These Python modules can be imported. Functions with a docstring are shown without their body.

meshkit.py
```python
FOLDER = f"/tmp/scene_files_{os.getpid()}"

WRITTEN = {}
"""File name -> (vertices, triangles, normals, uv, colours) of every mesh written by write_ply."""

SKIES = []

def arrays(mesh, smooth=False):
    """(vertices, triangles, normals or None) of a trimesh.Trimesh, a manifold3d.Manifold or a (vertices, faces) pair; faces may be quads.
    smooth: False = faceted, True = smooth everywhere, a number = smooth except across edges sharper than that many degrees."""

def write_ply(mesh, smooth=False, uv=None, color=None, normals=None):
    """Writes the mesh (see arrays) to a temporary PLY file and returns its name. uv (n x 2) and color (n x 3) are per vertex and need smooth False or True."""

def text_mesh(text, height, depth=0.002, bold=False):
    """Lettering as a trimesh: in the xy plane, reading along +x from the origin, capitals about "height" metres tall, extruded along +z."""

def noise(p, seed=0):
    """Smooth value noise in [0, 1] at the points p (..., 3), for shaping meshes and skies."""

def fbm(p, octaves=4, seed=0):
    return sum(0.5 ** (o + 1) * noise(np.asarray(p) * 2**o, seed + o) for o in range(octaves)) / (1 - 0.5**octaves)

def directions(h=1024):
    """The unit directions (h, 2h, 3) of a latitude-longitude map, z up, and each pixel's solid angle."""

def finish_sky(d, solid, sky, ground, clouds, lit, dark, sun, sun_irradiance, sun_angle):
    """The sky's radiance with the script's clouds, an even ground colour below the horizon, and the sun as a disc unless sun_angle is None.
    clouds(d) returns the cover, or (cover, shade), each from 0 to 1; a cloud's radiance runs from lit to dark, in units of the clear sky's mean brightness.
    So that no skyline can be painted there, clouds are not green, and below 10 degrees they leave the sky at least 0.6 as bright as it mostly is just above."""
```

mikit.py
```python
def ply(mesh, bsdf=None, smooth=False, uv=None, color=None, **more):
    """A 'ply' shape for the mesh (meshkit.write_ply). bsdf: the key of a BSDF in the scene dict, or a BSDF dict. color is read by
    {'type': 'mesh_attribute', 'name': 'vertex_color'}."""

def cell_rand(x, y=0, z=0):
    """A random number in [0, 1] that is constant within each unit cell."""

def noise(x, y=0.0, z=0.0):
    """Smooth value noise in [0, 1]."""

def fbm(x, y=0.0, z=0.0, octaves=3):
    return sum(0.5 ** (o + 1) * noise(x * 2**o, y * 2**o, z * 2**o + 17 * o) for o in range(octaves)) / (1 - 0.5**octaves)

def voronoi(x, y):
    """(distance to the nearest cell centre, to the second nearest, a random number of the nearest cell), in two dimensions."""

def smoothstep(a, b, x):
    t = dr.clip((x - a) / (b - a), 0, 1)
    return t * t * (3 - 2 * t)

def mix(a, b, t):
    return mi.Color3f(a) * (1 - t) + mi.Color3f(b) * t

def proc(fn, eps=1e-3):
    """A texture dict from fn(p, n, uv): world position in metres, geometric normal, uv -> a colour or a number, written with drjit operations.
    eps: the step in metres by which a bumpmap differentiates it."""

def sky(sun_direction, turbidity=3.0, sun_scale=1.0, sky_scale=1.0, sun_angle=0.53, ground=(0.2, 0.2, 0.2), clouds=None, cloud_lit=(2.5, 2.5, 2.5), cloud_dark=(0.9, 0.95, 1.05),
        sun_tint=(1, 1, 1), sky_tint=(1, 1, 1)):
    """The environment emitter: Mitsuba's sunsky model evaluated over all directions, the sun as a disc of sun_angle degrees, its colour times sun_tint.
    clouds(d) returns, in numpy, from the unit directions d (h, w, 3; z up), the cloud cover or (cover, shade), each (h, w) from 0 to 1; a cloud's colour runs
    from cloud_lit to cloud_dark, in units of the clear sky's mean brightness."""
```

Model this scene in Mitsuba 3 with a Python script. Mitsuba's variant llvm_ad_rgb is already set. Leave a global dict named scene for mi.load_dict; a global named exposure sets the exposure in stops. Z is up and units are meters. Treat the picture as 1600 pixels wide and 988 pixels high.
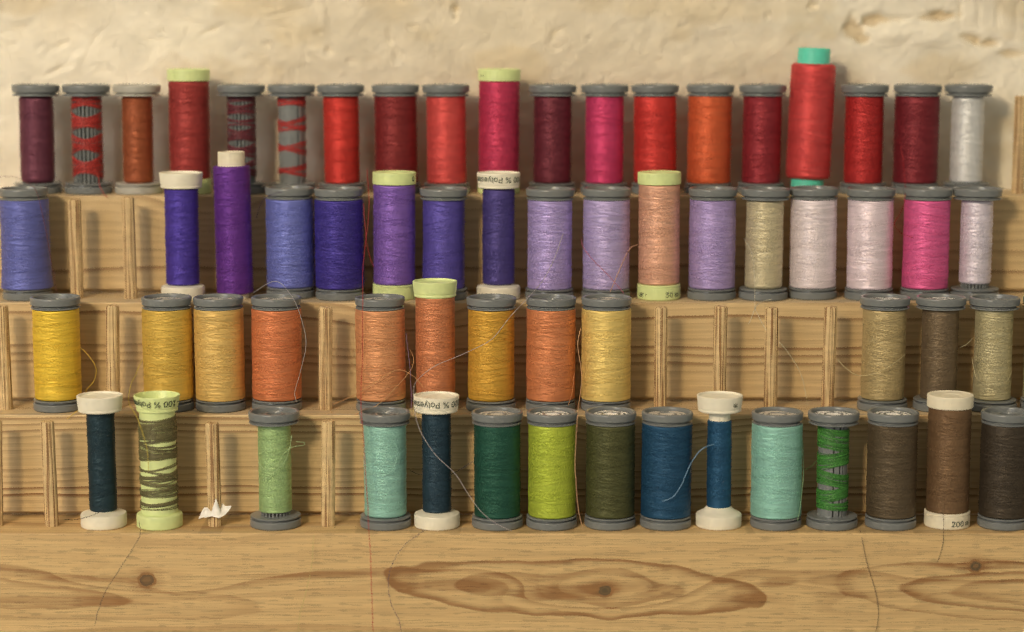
import math, random, numpy as np, trimesh, drjit as dr, mitsuba as mi, mikit
from mikit import proc, noise, fbm, smoothstep, mix, cell_rand
from meshkit import text_mesh, fbm as nfbm, noise as nnoise
from shapely.geometry import Polygon
T = mi.ScalarTransform4f
scene, labels = {}, {}

# ------------------------------------------------------------------ camera, light, exposure
exposure = 0.0
PITCH = math.radians(8.1)
CAM = np.array([0, -0.957, 0.2315])
scene['camera'] = {'type': 'thinlens', 'fov': math.degrees(2 * math.atan(800 / 3400)), 'fov_axis': 'x',
    'aperture_radius': 0.0115, 'focus_distance': 0.992, 'near_clip': 0.05, 'far_clip': 20.0,
    'to_world': T().look_at(origin=CAM.tolist(), target=(CAM + [0, math.cos(PITCH), -math.sin(PITCH)]).tolist(), up=[0, 0, 1])}

def lamp(key, mesh, rgb, label, cat):
    scene[key] = mikit.ply(mesh, 'unseen_light_surface', emitter={'type': 'area', 'radiance': {'type': 'rgb', 'value': rgb}})
    labels[key] = {'label': label, 'category': cat}
def disc_mesh(c, target, r, ry=None):
    m = trimesh.creation.cylinder(r, 0.01, sections=32)
    if ry: m = trimesh.creation.box((2 * r, 2 * ry, 0.01))
    z = np.array(target, float) - c; z /= np.linalg.norm(z)
    x = np.cross([0, 0, 1.0], z); x /= np.linalg.norm(x)
    M = np.eye(4); M[:3, :3] = np.stack([x, np.cross(z, x), z], 1); M[:3, 3] = c
    m.apply_transform(M); return m
scene['unseen_light_surface'] = {'type': 'diffuse', 'reflectance': {'type': 'rgb', 'value': [.5, .5, .5]}}
KEY = np.array([-0.55, -1.33, 0.74])
lamp('unseen_lamp', trimesh.creation.icosphere(3, 0.11).apply_translation(KEY), [118, 92, 57], 'round warm lamp out of view behind the camera, placed to light the rack from the left', 'lamp')  # unseen lamp, placed so that shadows fall to the right and down
lamp('unseen_window_light', disc_mesh(np.array([-1.3, -1.9, 0.9]), [0, 0, .1], 0.45, 0.6), [5.0, 4.95, 5.0], 'large daylight window out of view behind the camera, placed to light the left sides of the spools', 'window')  # unseen soft panel, set to cool the shadows and left sides
scene['room_light'] = {'type': 'constant', 'radiance': {'type': 'rgb', 'value': [0.31, 0.29, 0.235]}}

# ------------------------------------------------------------------ materials
TINT = np.array([1.32, 1.24, 1.06])
def srgb(c):
    c = np.asarray(c, float) / 255
    return np.where(c < .04045, c / 12.92, ((c + .055) / 1.055) ** 2.4)
def alb(c, k=1.0): return np.clip(srgb(c) / TINT * k, .004, .9)

def two(b): return {'type': 'twosided', 'inner': b}
def plastic(rgb, rough=.38, spec=.5):
    rgb = np.array(rgb, float)
    def fn(p, n, uv, rgb=rgb):
        s = fbm(p.x * 420, p.y * 420, p.z * 420, 3)
        d = smoothstep(.52, .78, fbm(p.x * 130 + 7, p.y * 130, p.z * 260, 3))
        return mi.Color3f(*[float(x) for x in rgb]) * (.95 + .10 * s) * (1 - .10 * d) + mi.Color3f(.30, .27, .22) * (.06 * d)
    return two({'type': 'principled', 'base_color': proc(fn), 'roughness': rough, 'specular': spec})
scene['grey_plastic'] = plastic((.155, .168, .172), .22)
scene['pale_grey_plastic'] = plastic((.36, .35, .31), .4)
scene['white_plastic'] = plastic((.70, .67, .55), .42)
scene['cream_plastic'] = plastic((.68, .63, .49), .45)
scene['lime_plastic'] = plastic((.58, .67, .31), .36)
scene['teal_plastic'] = plastic((.10, .58, .44), .4)
scene['ink'] = two({'type': 'diffuse', 'reflectance': {'type': 'rgb', 'value': [.06, .075, .05]}})
scene['paper'] = two({'type': 'diffuse', 'reflectance': proc(lambda p, n, uv: mi.Color3f(.56, .52, .45) * (.78 + .35 * fbm(p.x * 700, p.y * 700, p.z * 700, 3)))})
scene['white_paper'] = two({'type': 'diffuse', 'reflectance': proc(lambda p, n, uv: mi.Color3f(.84, .82, .78) * (.88 + .2 * fbm(p.x * 500, p.y * 500, p.z * 500, 3)))})

def wound(p, n, uv):          # fine crossing turns; uv.x millimetres up the body, uv.y turns round it
    u, v = uv.y, uv.x
    a = noise(v * 3.6 + u * 18, u * 1.2, 3)
    b = noise(v * 3.2 - u * 24, u * 1.1, 11)
    return mi.Float(dr.maximum(a, b)) * 0.00007
scene['thread'] = two({'type': 'bumpmap', 'tex': proc(wound, 5e-5), 'scale': 1.0,
    'bsdf': {'type': 'principled', 'base_color': {'type': 'mesh_attribute', 'name': 'vertex_color'}, 'roughness': .52, 'anisotropic': .80, 'metallic': .46, 'specular': .5, 'spec_tint': .3, 'sheen': .15, 'sheen_tint': .6}})
scene['thread_strand'] = two({'type': 'principled', 'base_color': {'type': 'mesh_attribute', 'name': 'vertex_color'}, 'roughness': .5, 'specular': .4, 'sheen': .3})

def ring_colour(g, amp=1.0):
    t = g - dr.floor(g)
    w = .15 + .85 * dr.square(cell_rand(dr.floor(g), 3, 5))
    return smoothstep(.25, .90, t) * (1 - smoothstep(.93, 1.0, t)) * w * amp
LIGHT, DARK = mi.Color3f(*[0.53, 0.395, 0.21]), mi.Color3f(*[0.25, 0.135, 0.056])
KNOTS = [(-.1626, -.0215, 2.6, .032, .0065), (.0414, -.0262, 4.2, .046, .0098), (.2063, -.0150, 2.2, .030, .0060), (-.020, -.0245, -2.4, .030, .0055), (-.20, -.030, -1.3, .05, .006), (.11, -.030, -1.5, .035, .008), (.155, -.034, 1.2, .04, .006)]
FLAMES = [(.0285, -.0245, .071, .0128, [(.55, .40, .50), (1.02, .22, .85)]), (.265, -.0290, .096, .0085, [(.7, .2, .45), (1.0, .2, .7), (1.5, .2, .5)]), (-.245, -.0272, .085, .0065, [(.95, .3, .5), (1.6, .3, .3)])]
STREAKS = [(-.0285, -.0242, .030, .0036, .55), (.0265, -.0270, .020, .0040, .55), (-.200, -.0305, .050, .0026, .45), (-.185, -.0210, .028, .0018, .4), (.2126, -.0150, .040, .0026, .4), (.163, -.0272, .030, .0022, .3), (.105, -.0300, .018, .0026, .35), (-.085, -.0190, .045, .0016, .4)]
def arch(e, level, w):
    return smoothstep(level - w, level, e) * (1 - smoothstep(level, level + .05, e))
def front_board(p, n, uv):
    wx = (fbm(p.x * 14, p.z * 60, 4.2, 3) - .5)
    wz = (fbm(p.x * 45, p.z * 45, 8.1, 3) - .5)
    g = p.z * 105 + 1.5 * wx + 1.2 * noise(p.x * 7 + 3, p.z * 22, 1.0) + p.y * 60
    for (x, z, a, ax, az) in KNOTS:
        dx, dz = (p.x - x) / ax, (p.z - z + .0016 * wx) / az
        g += a * dr.exp(-(dx * dx + dz * dz))
    d = ring_colour(g, .65) + .18 * ring_colour(p.z * 420 + 5 * wx + g, .8)
    # the flame figure: growth rings cut at a shallow angle, nested round the knots
    for (x, z, ax, az, levels) in FLAMES:
        e = dr.sqrt(dr.square((p.x - x) / ax) + dr.square((p.z - z + .05 * (p.x - x) + .003 * wx) / az)) + .85 * wx + .55 * wz
        for level, w, a in levels: d += a * arch(e, level, w)
    for (x, z, ax, az, a) in STREAKS:
        dx, dz = (p.x - x) / ax, (p.z - z + .004 * wx) / az
        d += a * smoothstep(.25, .75, dr.exp(-(dx * dx + dz * dz)) + .35 * (fbm(p.x * 60, p.z * 900, 9.0, 3) - .5))
    kn = mi.Float(0)
    for (x, z, *_), r in zip(KNOTS[:3], (.0027, .0025, .0023)):
        ds = dr.sqrt(dr.square((p.x - x) * .85) + dr.square(p.z - z)) / r + .25 * (noise(p.x * 700, p.z * 700, 2) - .5)
        kn = dr.maximum(kn, (1 - smoothstep(.86, 1.02, ds)) * (.45 + .55 * smoothstep(.3, .7, noise(ds * 5, 3, x * 50))))
        d += .9 * (1 - smoothstep(1.0, 1.5, ds)) + .35 * (1 - smoothstep(1.2, 3.2, ds))
    c = mix(LIGHT, DARK, dr.clip(d, 0, 1))
    c *= .82 + .36 * fbm(p.x * 45, p.y * 900, p.z * 1800, 3)
    c *= mi.Color3f(1.03, .97, .88)
    c *= 1 - .22 * smoothstep(.70, .80, noise(p.x * 160, p.z * 2600, 6.0))
    c = mix(c, mi.Color3f(.30, .24, .17), .45 * smoothstep(.55, .8, fbm(p.x * 40, p.y * 120, 3.3, 3)) * smoothstep(.6, .9, n.z))
    return mix(c, mi.Color3f(.085, .065, .035), dr.clip(kn, 0, .92))
def step_board(p, n, uv):
    row = dr.floor((p.z + .0002) / .0472)
    s = row * 7.3
    w = fbm(p.x * 16 + s, p.z * 55, s, 3) - .5
    tier = p.z - row * .0472
    g = tier * (330 - 60 * row) + 1.5 * w + .9 * noise(p.x * 5 + s, 2, s) + p.y * 260 + 2.4 * dr.exp(-(dr.square((p.x - .055 + .1 * row) / .03) + dr.square((tier - .040) / .012)))
    d = ring_colour(g, 1.0) * (.6 + .7 * fbm(p.x * 9 + s, tier * 120, 5, 2))
    c = mix(LIGHT * 1.06, DARK, dr.clip(d, 0, 1))
    c *= .84 + .32 * fbm(p.x * 70, p.y * 1200, p.z * 1600, 3)
    dust = smoothstep(.6, .9, n.z)
    return mix(c, mi.Color3f(.36, .30, .22), dust * (.25 + .4 * smoothstep(.4, .75, fbm(p.x * 50, p.y * 160, s, 3))))
def dowel_wood(p, n, uv):
    v = fbm(p.x * 1700, p.y * 1700, p.z * 22, 2)
    c = mix(LIGHT * 1.08, DARK, smoothstep(.42, .70, v) * .95)
    return c * (.88 + .24 * noise(p.x * 60, p.y * 60, p.z * 500))
def wood_bsdf(fn, h=.00012):
    return two({'type': 'principled', 'base_color': proc(fn), 'roughness': .55, 'specular': .35})
scene['front_board_wood'] = wood_bsdf(front_board)
scene['step_wood'] = wood_bsdf(step_board)
scene['dowel_wood'] = wood_bsdf(dowel_wood)

def limewash(p, n, uv):
    a = fbm(p.x * 9, 2.0, p.z * 11, 4)
    b = fbm(p.x * 75, 5.0, p.z * 90, 4)
    c = mix(mi.Color3f(*[0.8, 0.75, 0.63]), mi.Color3f(*[0.68, 0.61, 0.48]), smoothstep(.35, .68, a))
    c = mix(c, mi.Color3f(.60, .50, .33), .55 * smoothstep(.56, .72, fbm(p.x * 24, 9.0, p.z * 30, 4)))
    c *= .86 + .28 * b
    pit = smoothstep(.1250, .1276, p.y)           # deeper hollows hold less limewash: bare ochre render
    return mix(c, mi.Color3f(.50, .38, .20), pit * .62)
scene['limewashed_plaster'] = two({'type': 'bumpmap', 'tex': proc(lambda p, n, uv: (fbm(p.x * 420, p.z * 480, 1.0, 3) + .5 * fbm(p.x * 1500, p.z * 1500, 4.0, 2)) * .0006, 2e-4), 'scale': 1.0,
    'bsdf': {'type': 'principled', 'base_color': proc(limewash), 'roughness': .8, 'specular': .2}})

# ------------------------------------------------------------------ setting: the plaster wall
def wall_mesh():
    def axis(a, b, step, far):
        fine = np.arange(a, b, step)
        return np.concatenate([np.linspace(-far, a, 14)[:-1], fine, np.linspace(b, far + max(b, 0) * 0, 14)])
    X = axis(-.31, .31, .0011, 1.4); Z = np.concatenate([np.linspace(-.5, .06, 10)[:-1], np.arange(.06, .27, .0011), np.linspace(.27, 1.1, 14)])
    x, z = np.meshgrid(X, Z)
    P = np.stack([x, z, 0 * x], -1)
    h = .0035 * (nfbm(P * 14, 4, 3) - .5) + .0013 * (nfbm(P * [45, 60, 1], 4, 9) - .5) + .0013 * (nfbm(P * 190, 3, 21) - .5)
    h += .0016 * np.clip(nfbm(P * [26, 34, 1] + 5, 3, 14) - .62, 0, 1) * 4 * (nfbm(P * 240, 2, 5) - .2)
    rng = np.random.default_rng(4)
    jag = nfbm(P * 210, 3, 30) - .5
    def blob(px, pz, ax, az, d, ang=0):
        nonlocal h
        c, s = math.cos(ang), math.sin(ang)
        u, v = (x - px) * c + (z - pz) * s, -(x - px) * s + (z - pz) * c
        r = np.sqrt((u / ax) ** 2 + (v / az) ** 2) + 1.1 * jag
        k = np.clip(1.15 - r, 0, 1); h = h + (.95 if px > .08 else .6) * d * k * k * (3 - 2 * k) * (1 + .8 * jag)
    for a in [(0.1686, 0.2206, 0.0071, 0.0071, -0.0045), (0.178, 0.2247, 0.0071, 0.0045, -0.004), (0.1741, 0.2153, 0.0045, 0.0032, -0.003), (0.189, 0.2253, 0.0128, 0.0022, -0.0022), (0.2048, 0.2259, 0.0128, 0.0032, -0.0026, 0.1), (0.2142, 0.2272, 0.0083, 0.0026, -0.0035), (0.2271, 0.2159, 0.0096, 0.0029, -0.0035, -0.25), (0.2351, 0.2134, 0.0077, 0.0032, -0.003), (0.2463, 0.2084, 0.0103, 0.0026, -0.003), (0.2204, 0.2284, 0.0013, 0.0109, -0.0014), (0.2299, 0.2269, 0.0013, 0.0096, -0.0012), (0.2394, 0.2269, 0.0016, 0.0109, -0.0014), (0.2488, 0.2284, 0.0013, 0.0109, -0.001), (0.1876, 0.2175, 0.0083, 0.0051, 0.0022), (0.2019, 0.2159, 0.0128, 0.0051, 0.0016), (0.1479, 0.2315, 0.0032, 0.0026, -0.003), (-0.2427, 0.2206, 0.0083, 0.0045, -0.0028, 0.2), (-0.2461, 0.2128, 0.0058, 0.0029, -0.0016), (-0.2225, 0.2122, 0.0045, 0.0019, -0.0024, 0.6), (-0.205, 0.2159, 0.0096, 0.0019, -0.0012, 0.9), (-0.2228, 0.2009, 0.0103, 0.0022, -0.0026, 0.35), (-0.2148, 0.205, 0.0096, 0.0032, 0.0018, 0.9), (-0.1482, 0.2197, 0.0083, 0.0019, -0.0022, 0.4), (-0.1718, 0.219, 0.0026, 0.0019, -0.0018), (-0.1751, 0.215, 0.0128, 0.001, -0.0008), (-0.1575, 0.2237, 0.0192, 0.0016, -0.0009, -0.3), (-0.0929, 0.2284, 0.0022, 0.0109, 0.0022, 0.08), (-0.0952, 0.2184, 0.0026, 0.0019, -0.002), (-0.1096, 0.229, 0.0096, 0.0022, -0.0018, 0.2), (-0.1196, 0.2309, 0.0064, 0.0016, -0.0014), (-0.09, 0.2103, 0.0026, 0.0026, -0.003), (-0.1205, 0.2128, 0.0026, 0.0019, -0.002), (-0.0489, 0.2215, 0.0058, 0.0019, -0.0026, 0.1), (-0.0599, 0.2175, 0.0019, 0.0064, -0.0026, 0.3), (-0.0568, 0.2065, 0.0032, 0.0051, -0.0018), (-0.0796, 0.2046, 0.0032, 0.0019, -0.0018), (-0.0277, 0.2303, 0.0029, 0.0032, -0.0045), (-0.0277, 0.2265, 0.0019, 0.0022, -0.003), (0.0196, 0.2153, 0.0026, 0.0051, -0.0028, -0.4), (0.0233, 0.2197, 0.0038, 0.0016, -0.0022, 0.5), (0.0215, 0.2109, 0.0032, 0.0016, -0.002), (0.0252, 0.2159, 0.0029, 0.0029, 0.0012), (0.0378, 0.2159, 0.0019, 0.0016, -0.002), (0.0726, 0.205, 0.0016, 0.0013, -0.0025), (0.0947, 0.2128, 0.0192, 0.0096, -0.001), (0.0505, 0.2144, 0.0083, 0.0032, 0.001), (0.0835, 0.2278, 0.0096, 0.0064, 0.0012), (0.126, 0.2269, 0.0016, 0.0022, -0.002)]: blob(*a)
    y = .124 - .0 + h * -1
    n0, n1 = y.shape
    i = np.arange(n0 * n1).reshape(n0, n1)
    f = np.stack([i[:-1, :-1], i[:-1, 1:], i[1:, 1:], i[1:, :-1]], -1).reshape(-1, 4)
    return np.stack([x, y, z], -1).reshape(-1, 3), f
wv, wf = wall_mesh()
scene['wall'] = mikit.ply((wv, wf), 'limewashed_plaster', smooth=True, uv=wv[:, [0, 2]])
labels['wall'] = {'label': 'rough cream limewashed plaster wall behind the thread rack', 'category': 'wall', 'kind': 'structure'}

# ------------------------------------------------------------------ the stepped wooden rack
RUN, RISE, LIP = .033, .0472, -.0145
def slab(y0, y1, z0, z1, gap=0.0, c=.0007):
    pts = [(y0 + c, z1), (y0 + .25 * c, z1 - .25 * c), (y0, z1 - c)]
    if gap: pts += [(y0, z0 + gap + .0006), (y0 + .0005, z0 + gap), (y0 + .004, z0 + gap), (y0 + .004, z0)]
    else: pts += [(y0, z0)]
    pts += [(y1, z0), (y1, z1)]
    m = trimesh.creation.extrude_polygon(Polygon(pts), .80, engine='earcut')
    v = m.vertices
    m.vertices = np.stack([v[:, 2] - .40, v[:, 0], v[:, 1]], 1)
    m.fix_normals(); return m
rack = 'thread_rack'
scene[rack + '__front_board'] = mikit.ply(slab(LIP, LIP + RUN + .003, -.16, 0), 'front_board_wood')
for k in (1, 2, 3):
    y0 = LIP + RUN * k
    scene[rack + '__step_board' + ('' if k == 1 else f'_{k-1:03d}')] = mikit.ply(slab(y0, .1205 if k == 3 else y0 + RUN + .003, RISE * (k - 1) + .0001, RISE * k, gap=.0016), 'step_wood')
labels[rack] = {'label': 'stepped pine rack with four tiers, upright dowels and a knotty front board', 'category': 'thread rack'}
def dowel_mesh(seed):
    rng = np.random.default_rng(seed)
    n, R = 60, .0031
    th = np.linspace(0, 2 * np.pi, n, endpoint=False)
    prof = 1 - .07 * (np.abs(np.sin(th * 5 + rng.uniform(0, 3))) < .28) - .02 * (1 + np.sin(th * 2 + rng.uniform(0, 6)))
    H = .0478 + rng.uniform(-.0008, .0006)
    rows = [(0, 1), (H - .0008, 1), (H - .0002, .93), (H, .86)]
    v = [np.stack([R * s * prof * np.cos(th), R * s * prof * np.sin(th), np.full(n, z)], 1) for z, s in rows] + [[[0, 0, H]], [[0, 0, 0]]]
    f = []
    for k in range(len(rows) - 1):
        for i in range(n):
            j = (i + 1) % n
            f += [[k * n + i, k * n + j, (k + 1) * n + j], [k * n + i, (k + 1) * n + j, (k + 1) * n + i]]
    top = (len(rows) - 1) * n
    f += [[top + i, top + (i + 1) % n, len(rows) * n] for i in range(n)] + [[(i + 1) % n, i, len(rows) * n + 1] for i in range(n)]
    return np.vstack(v), np.array(f)
DOWELS = [(0.2458, 3), (-0.2062, 2), (-0.1807, 2), (-0.2337, 1), (-0.1844, 1), (-0.0862, 1), (0.0685, 1), (0.0956, 1), (0.1195, 1), (0.1458, 1), (-0.2322, 0), (-0.2072, 0), (-0.1337, 0), (-0.0828, 0)]        # metres along the tier, tier (0 in front)
for k, (x, tier) in enumerate(DOWELS):
    rng = np.random.default_rng(k)
    scene[rack + '__dowel' + (f'_{k:03d}' if k else '')] = mikit.ply(dowel_mesh(k), 'dowel_wood', smooth=25,
        to_world=T().translate([x, RUN * tier, RISE * tier]).rotate([0, 1, 0], rng.uniform(-1.2, 1.2)).rotate([1, 0, 0], rng.uniform(-.8, .8)))

# ------------------------------------------------------------------ spools
MM = .001
def lathe(profile, n=56, close=False):
    """Mesh from (radius, height) millimetres, outside to the right when the profile runs upward."""
    pr = np.array(profile, float) * MM
    th = np.linspace(0, 2 * np.pi, n, endpoint=False)
    v = np.concatenate([np.stack([r * np.sin(th), -r * np.cos(th), np.full(n, z)], 1) for r, z in pr])
    f = []
    for k in range(len(pr) - 1):
        i = np.arange(n); j = (i + 1) % n
        f.append(np.stack([k * n + i, k * n + j, (k + 1) * n + j, (k + 1) * n + i], 1))
    return trimesh.Trimesh(v, np.vstack([np.vstack(f)[:, [0, 1, 2]], np.vstack(f)[:, [0, 2, 3]]]), process=True)
def arc(r, z, a, b, R, n=5): return [(r + R * math.cos(math.radians(t)), z + R * math.sin(math.radians(t))) for t in np.linspace(a, b, n)]
R0 = 11.5
FLANGE_LOW = [(3.2, .5), (8.6, .5), (9.6, 0), (10.7, 0)] + arc(10.7, .8, -80, 0, R0 - 10.7, 4) + [(R0, 3.1)] + arc(11.1, 3.1, 10, 80, .4, 3) + [(9.8, 3.55), (9.7, 4.2), (11.1, 4.3), (11.3, 4.45), (11.3, 4.95), (11.1, 5.1), (6, 5.15), (3.2, 5.15)]
def flange_top(H): return [(3.2, H - 5.3), (6, H - 5.3), (10.9, H - 5.3), (11.15, H - 5.1), (11.15, H - 4.6), (10.9, H - 4.5), (9.7, H - 4.4), (9.7, H - 3.75), (10.9, H - 3.65), (11.3, H - 3.3), (R0, H - 1.2)] + arc(R0 - .8, H - .75, 0, 160, .8, 8) + [(9.9, H - 1.2), (9.75, H - 2.3), (8.9, H - 2.5), (7.2, H - 2.5), (7.0, H - 1.6), (6.2, H - 1.4), (6.0, H - 1.9), (4.6, H - 1.9), (4.4, H - 1.3), (3.6, H - 1.25), (3.2, H - 1.9), (3.2, H - 9)]
def sticker(H, seed):
    rng = np.random.default_rng(seed)
    n, rr = 48, [0, 2.2, 3.4, 5, 6.6, 8, 9.2]
    v, f = [], []
    ph = rng.uniform(0, 6, 4)
    for r in rr:
        t = np.linspace(0, 2 * np.pi, n, endpoint=False)
        z = H - 1.5 + .16 * np.sin(3 * t + ph[0]) * (r / 9) + .12 * np.sin(5 * t + ph[1]) * (r / 9) - (.55 if r < 2.3 else 0) + rng.uniform(-.06, .06, n) - .25 * (r > 9)
        v.append(np.stack([r * np.cos(t), r * np.sin(t), z], 1))
    for k in range(len(rr) - 1):
        i = np.arange(n); j = (i + 1) % n
        f.append(np.stack([k * n + i, (k + 1) * n + i, (k + 1) * n + j, k * n + j], 1))
    return np.vstack(v) * MM, np.vstack(f)
def print_marks(H, seed):
    rng = np.random.default_rng(seed); out = []
    for r, n, w, q in ((7.9, 16, 1.1, .9), (5.9, 8, 1.3, 1.0), (3.9, 4, 1.6, .8)):
        for k in range(n):
            if rng.random() < .3: continue
            b = trimesh.creation.box((w * rng.uniform(.5, 1.3), q * rng.uniform(.6, 1), .03))
            b.apply_translation((0, -r, 0)); b.apply_transform(trimesh.transformations.rotation_matrix(2 * np.pi * (k + rng.uniform(-.2, .2)) / n, (0, 0, 1)))
            b.apply_translation((0, 0, H - 1.25)); out.append(b)
    m = trimesh.util.concatenate(out); m.apply_scale(MM); return m

def ribbed_core(r, z0, z1, ribs):
    n = 288; th = np.linspace(0, 2 * np.pi, n, endpoint=False)
    if ribs > 0: s = ((th * ribs / (2 * np.pi)) % 1) < .5
    else:        # smooth barrel with two narrow slots on its right-hand side
        s = np.zeros(n, bool)
        for a in ((.55, 1.0, 1.25) if ribs == 0 else (-.1, .35, .6)): s |= np.abs(th - a) < .045; s |= np.abs(th - a - 2 * np.pi) < .045
    rad = np.where(s, r - 2.2, r) * MM
    ring = np.stack([rad * np.sin(th), -rad * np.cos(th)], 1)
    m = trimesh.creation.extrude_polygon(Polygon(ring), (z1 - z0) * MM, engine='earcut'); m.apply_translation((0, 0, z0 * MM)); return m

def tube(pts, r, n=5, taper=True):
    p = np.asarray(pts, float)
    t = np.gradient(p, axis=0); t /= np.linalg.norm(t, axis=1, keepdims=True) + 1e-12
    ref = np.where(np.abs(t[:, 2:3]) < .8, [[0, 0, 1.0]], [[0, 1.0, 0]])
    a = np.cross(t, ref); a /= np.linalg.norm(a, axis=1, keepdims=True) + 1e-12
    b = np.cross(t, a)
    rr = np.full(len(p), r)
    if taper: rr[0] = rr[-1] = r * .3
    ang = np.linspace(0, 2 * np.pi, n, endpoint=False)
    v = (p[:, None] + rr[:, None, None] * (a[:, None] * np.cos(ang)[:, None] + b[:, None] * np.sin(ang)[:, None])).reshape(-1, 3)
    i, j = np.meshgrid(np.arange(len(p) - 1), np.arange(n), indexing='ij'); i, j = i.ravel(), j.ravel(); k = (j + 1) % n
    return v, np.stack([i * n + j, i * n + k, (i + 1) * n + k, (i + 1) * n + j], 1)
def merge(parts, tri=False):
    v, f, at = [], [], 0
    for a, b in parts: v.append(a); f.append(np.asarray(b) + at); at += len(a)
    return np.vstack(v), np.vstack(f)
def catmull(P, per=8):
    P = np.asarray(P, float); Q = np.vstack([2 * P[0] - P[1], P, 2 * P[-1] - P[-2]]); out = []
    for k in range(1, len(Q) - 2):
        for t in np.linspace(0, 1, per, endpoint=False):
            a, b, c, d = Q[k - 1:k + 3]
            out.append(.5 * (2 * b + (c - a) * t + (2 * a - 5 * b + 4 * c - d) * t * t + (3 * b - a - 3 * c + d) * t ** 3))
    return np.array(out + [P[-1]])
def n1(x, y, seed): return nnoise(np.stack([x, y, 0 * x], -1), seed)

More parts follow.
